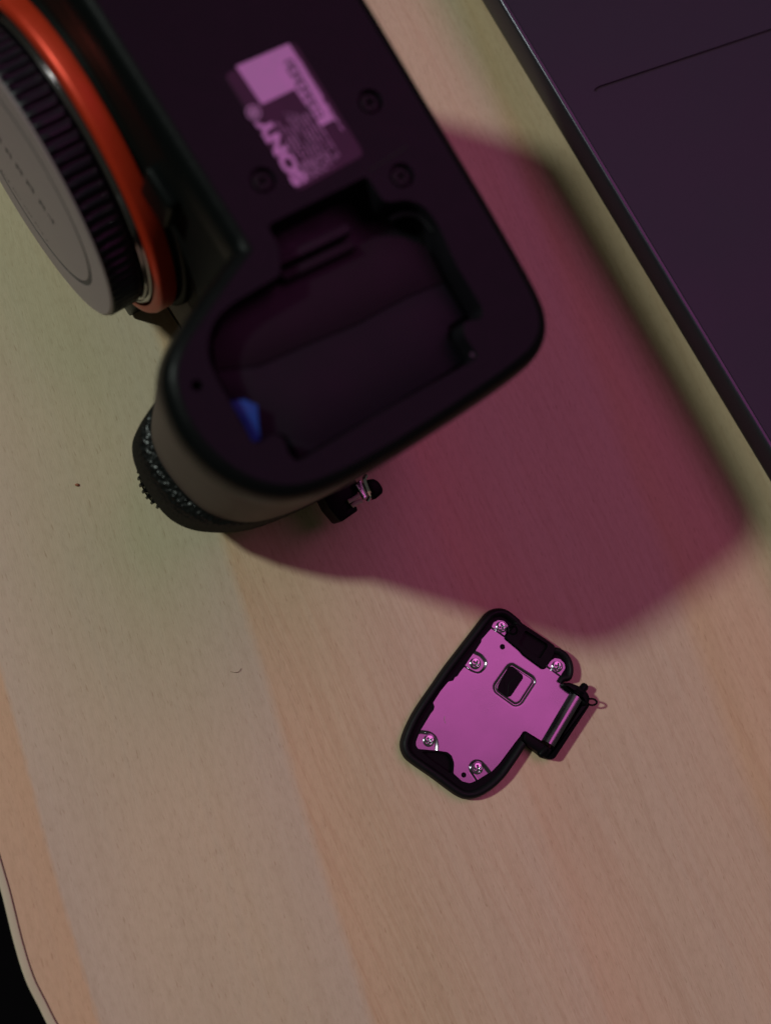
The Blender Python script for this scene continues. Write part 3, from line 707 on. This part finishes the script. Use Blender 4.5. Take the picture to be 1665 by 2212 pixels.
sunk = [  # (polygon, depth)
    (roundpoly([dpx(p, PZ) for p in [(725, 270), (775, 300), (822, 334), (900, 330), (900, 180), (760, 180)]], 0.0001, 1), 0.00034),
    (roundpoly([dpx(p, PZ) for p in [(520, 500), (553, 530), (606, 566), (654, 580), (690, 545), (702, 506), (665, 458), (632, 444), (590, 410)]], [0.0001, 0.0001, 0.001, 0.0012, .0012, .0012, .0012, .0001, .0001], 3), 0.00034),
    (roundpoly([dpx(p, PZ) for p in [(1100, 530), (1150, 566), (1205, 606), (1300, 560), (1240, 440), (1100, 440)]], 0.0001, 1), 0.00034),
    (roundpoly([dpx(p, PZ) for p in [(225, 978), (268, 972), (325, 980), (362, 1010), (372, 1060), (366, 1120), (200, 1120), (190, 1000)]], [.0001, .0001, .0014, .002, .0014, .0001, .0001, .0001], 4), 0.00034),
    (roundpoly([dpx(p, PZ) for p in [(640, 1300), (592, 1230), (596, 1190), (625, 1168), (660, 1172), (690, 1200), (725, 1246), (700, 1330)]], [.0001, .0012, .0012, .0012, .0012, .0012, .0001, .0001], 3), 0.00034),
    (roundpoly([dpx(p, PZ) for p in [(754, 668), (850, 532), (875, 525), (1012, 612), (1022, 640), (930, 782), (893, 796), (764, 703)]], 0.001, 4), -0.0),
]
hl0 = Vector(dpx((1262, 706), PZ)); hl1 = Vector(dpx((1070, 1030), PZ)); hd = (hl1-hl0).normalized(); hn = Vector((-hd.y, hd.x))
if hn.dot(Vector(dpx((1300, 900), PZ))-hl0) < 0: hn = -hn
def height(x, y):
    z = PZ
    for poly, dep in sunk[:5]:
        s = sdist(x, y, poly); t = max(0, min(1, 0.5-s/0.00070)); z -= dep*(t*t*(3-2*t))
    s = sdist(x, y, sunk[5][0]); q = s/0.00032
    z += -0.00021*math.exp(-q*q)       # pressed groove round the window
    t = max(0, min(1, 0.5-s/0.0004)); z -= 0.00012*t*t*(3-2*t)
    return z
def refine(poly, step):
    out = []
    for i in range(len(poly)):
        a_, b_ = Vector(poly[i]), Vector(poly[(i+1) % len(poly)]); k = max(1, int((b_-a_).length/step))
        for s in range(k): out.append(tuple(a_+(b_-a_)*s/k))
    return out
PPr = refine(roundpoly(PP, 0.00025, 2), 0.0003); holes_ = [refine(winp, 0.0003), h1, h2]
vs2, es2 = [], []
for lp in [PPr]+holes_:
    k = len(vs2); vs2 += [Vector(p) for p in lp]; es2 += [(k+i, k+(i+1) % len(lp)) for i in range(len(lp))]
xs = [p[0] for p in PP]; ys = [p[1] for p in PP]; stp = 0.00021
x = min(xs); row = 0
while x < max(xs):
    y = min(ys) + (stp/2 if row % 2 else 0)
    while y < max(ys):
        if in_poly(x, y, PP) and not any(in_poly(x, y, h) for h in holes_): vs2.append(Vector((x, y)))
        y += stp
    x += stp*0.87; row += 1
res = delaunay_2d_cdt(vs2, es2, [], 0, 1e-7)
bm = bmesh.new(); nv = [bm.verts.new((v.x, v.y, height(v.x, v.y))) for v in res[0]]
for t in res[2]:
    cxx = sum(res[0][i].x for i in t)/len(t); cyy = sum(res[0][i].y for i in t)/len(t)
    if in_poly(cxx, cyy, PPr) and not any(in_poly(cxx, cyy, h) for h in holes_): bm.faces.new([nv[i] for i in t])
bmesh.ops.delete(bm, geom=[v for v in bm.verts if not v.link_faces], context='VERTS')
bmesh.ops.recalc_face_normals(bm, faces=bm.faces)
if sum(f.normal.z for f in bm.faces) < 0: bmesh.ops.reverse_faces(bm, faces=bm.faces)
be = [e for e in bm.edges if e.is_boundary]
r_ = bmesh.ops.extrude_edge_only(bm, edges=be)
for v in [g for g in r_['geom'] if isinstance(g, bmesh.types.BMVert)]: v.co.z -= 0.00035
steelp = d_obj('steel_plate', bm, M_steel, smooth=50)
bm = bmesh.new(); rows = []
cp = [(-0.00005, PZ-0.0001)]
Rc = 0.0017
for k in range(0, 15):
    ph = PI/2*k/14; cp.append((Rc*(1-math.cos(ph)), PZ+0.0001+Rc*math.sin(ph)))
for k in range(1, 8): cp.append((Rc+0.00125*k/7, PZ+0.0001+Rc-0.00026*(k/7)**2))
cp += [(Rc+0.0014, PZ+Rc-0.0007), (Rc+0.0014, 0.0012), (0.0001, 0.0012)]
for tt in (0.0, 0.25, 0.5, 0.75, 1.0):
    b0 = hl0.lerp(hl1, 0.012+tt*0.976); rows.append([(b0.x+hn.x*d, b0.y+hn.y*d, z) for d, z in cp])
loft(bm, rows, True, True)
d_obj('hinge_curl', bm, M_steel, smooth=35)
# screws
sc = None
for c_, ang_ in (((803, 270), 0.3), ((628, 515), 0.9), ((1175, 535), 1.3), ((318, 1032), 0.55), ((642, 1217), 0.2)):
    q = dpx(c_, 0.0026); M_ = MD @ Matrix.Translation((q[0], q[1], 0.00225)) @ Matrix.Rotation(ang_, 4, 'Z')
    if sc is None: sc = obj('screw', screw_mesh(0.00142, 0.0008), M_screw, door, M_, 35)
    else:
        o = sc.copy(); C.objects.link(o); o.parent = door; o.matrix_local = M_
# black hinge hardware round the curled end
def dprism(pts, z0, z1, name, m_=M_blk2, r=0.0004, parent=None, bv=0.0003):
    return d_obj(name, bevelled_prism(roundpoly([dpx(p, z1) for p in pts], r, 3), z0, z1, bv), m_, parent)
arm = dprism([(1215, 645), (1265, 640), (1335, 668), (1385, 708), (1402, 752), (1385, 790), (1352, 800), (1338, 760), (1312, 735), (1262, 708), (1214, 668)], 0.0002, 0.0045, 'hinge_arm', r=0.0009, bv=0.0008)
bar = dprism([(1344, 790), (1392, 770), (1390, 800), (1160, 1150), (1140, 1158), (1095, 1150), (1148, 1092)], 0.0002, 0.0033, 'hinge_bar', bv=0.00028)
foot = dprism([(960, 972), (1060, 1036), (1146, 1090), (1120, 1130), (1095, 1150), (1060, 1120), (985, 1066), (950, 1030)], 0.0002, 0.0034, 'hinge_foot', r=0.0006, bv=0.00028)
def pz(c, z): q = dpx(c, z); return Vector((q[0], q[1], z))
for name, p0, p1, r_ in (('hinge_pin', (1330, 700), (1368, 655), 0.0010), ('hinge_pin', (1100, 1080), (1052, 1135), 0.0010)):
    bm = bmesh.new(); A_, B_ = pz(p0, 0.0028), pz(p1, 0.0028); dd_ = (B_-A_).normalized()
    tube(bm, [A_, B_-dd_*0.0006, B_-dd_*0.0002, B_], [r_, r_, r_*0.85, r_*0.5], 14); d_obj(name, bm, M_blk2)
# coil turns next to the arm
for k in range(3):
    bm = bmesh.new(); c_ = pz((1296+k*7, 722-k*10), 0.0028); hh = Vector((hd.x, hd.y, 0)); side_ = Vector((hn.x, hn.y, 0))
    tube(bm, [c_ + (side_*math.cos(t*2*PI/20)+Vector((0, 0, 1))*math.sin(t*2*PI/20))*0.0019 for t in range(20)], 0.00022, 6, closed=True)
    d_obj('spring_coil', bm, M_blk2, arm)
# little upright wire loop beyond the arm; its oval shadow lies on the desk
bm = bmesh.new(); c_ = pz((1404, 772), 0.0032); ax_ = (pz((1425, 780), 0.003)-pz((1380, 762), 0.003)).normalized()
tube(bm, [c_ + Vector((0.00095, -0.0003, 0.0007))*math.cos(t*2*PI/24) + Vector((0.0002, 0.0007, 0.0005))*math.sin(t*2*PI/24) for t in range(24)], 0.00024, 8, closed=True)
d_obj('wire_loop', bm, M_blk2)
# black backing under the window, with a faint moulded step
bm = bmesh.new(); box(bm, pz((900, 640), 0.0022), (0.003, 0, 0), (0, 0.003, 0), (0, 0, 0.00012)); d_obj('window_backing', bm, M_blk2, smooth=0)
bm = bmesh.new(); tube(bm, [pz((842, 735), 0.00233), pz((850, 650), 0.00233), pz((915, 590), 0.00233)], 0.00008, 4); d_obj('moulding_line', bm, M_rub)
# stray fibre on the plate
bm = bmesh.new(); tube(bm, spline([pz((424, 868), 0.00275), pz((421, 890), 0.00278), pz((430, 915), 0.00275)], 4, False), 0.000035, 5)
fib = obj('lint_fibre', bm, M_band, smooth=60); tag(fib, 'short pale fibre lying on the steel inner plate', 'fibre')

# ---------------------------------------------------------------- specks on the desk
c_ = at((167, 1048)); bm = bmesh.new(); bmesh.ops.create_icosphere(bm, subdivisions=2, radius=0.00042)
for v in bm.verts: v.co = Vector((v.co.x*1.3, v.co.y*0.8, v.co.z*0.6))*(1+0.35*noise.noise(v.co*3000)) + Vector((c_.x, c_.y, 0.0002))
tag(obj('crumb', bm, M_crumb), 'tiny reddish brown crumb on the bare desk left of the camera grip', 'crumb')
def hair(pts, name, label, r=0.00005):
    bm = bmesh.new(); tube(bm, spline([at(p, 0.0002) for p in pts], 5, False), r, 5); tag(obj(name, bm, M_hair), label, 'hair')
hair([(498, 1451), (508, 1453), (516, 1451), (521, 1444)], 'hair', 'short curled brown hair on the desk left of the battery door')
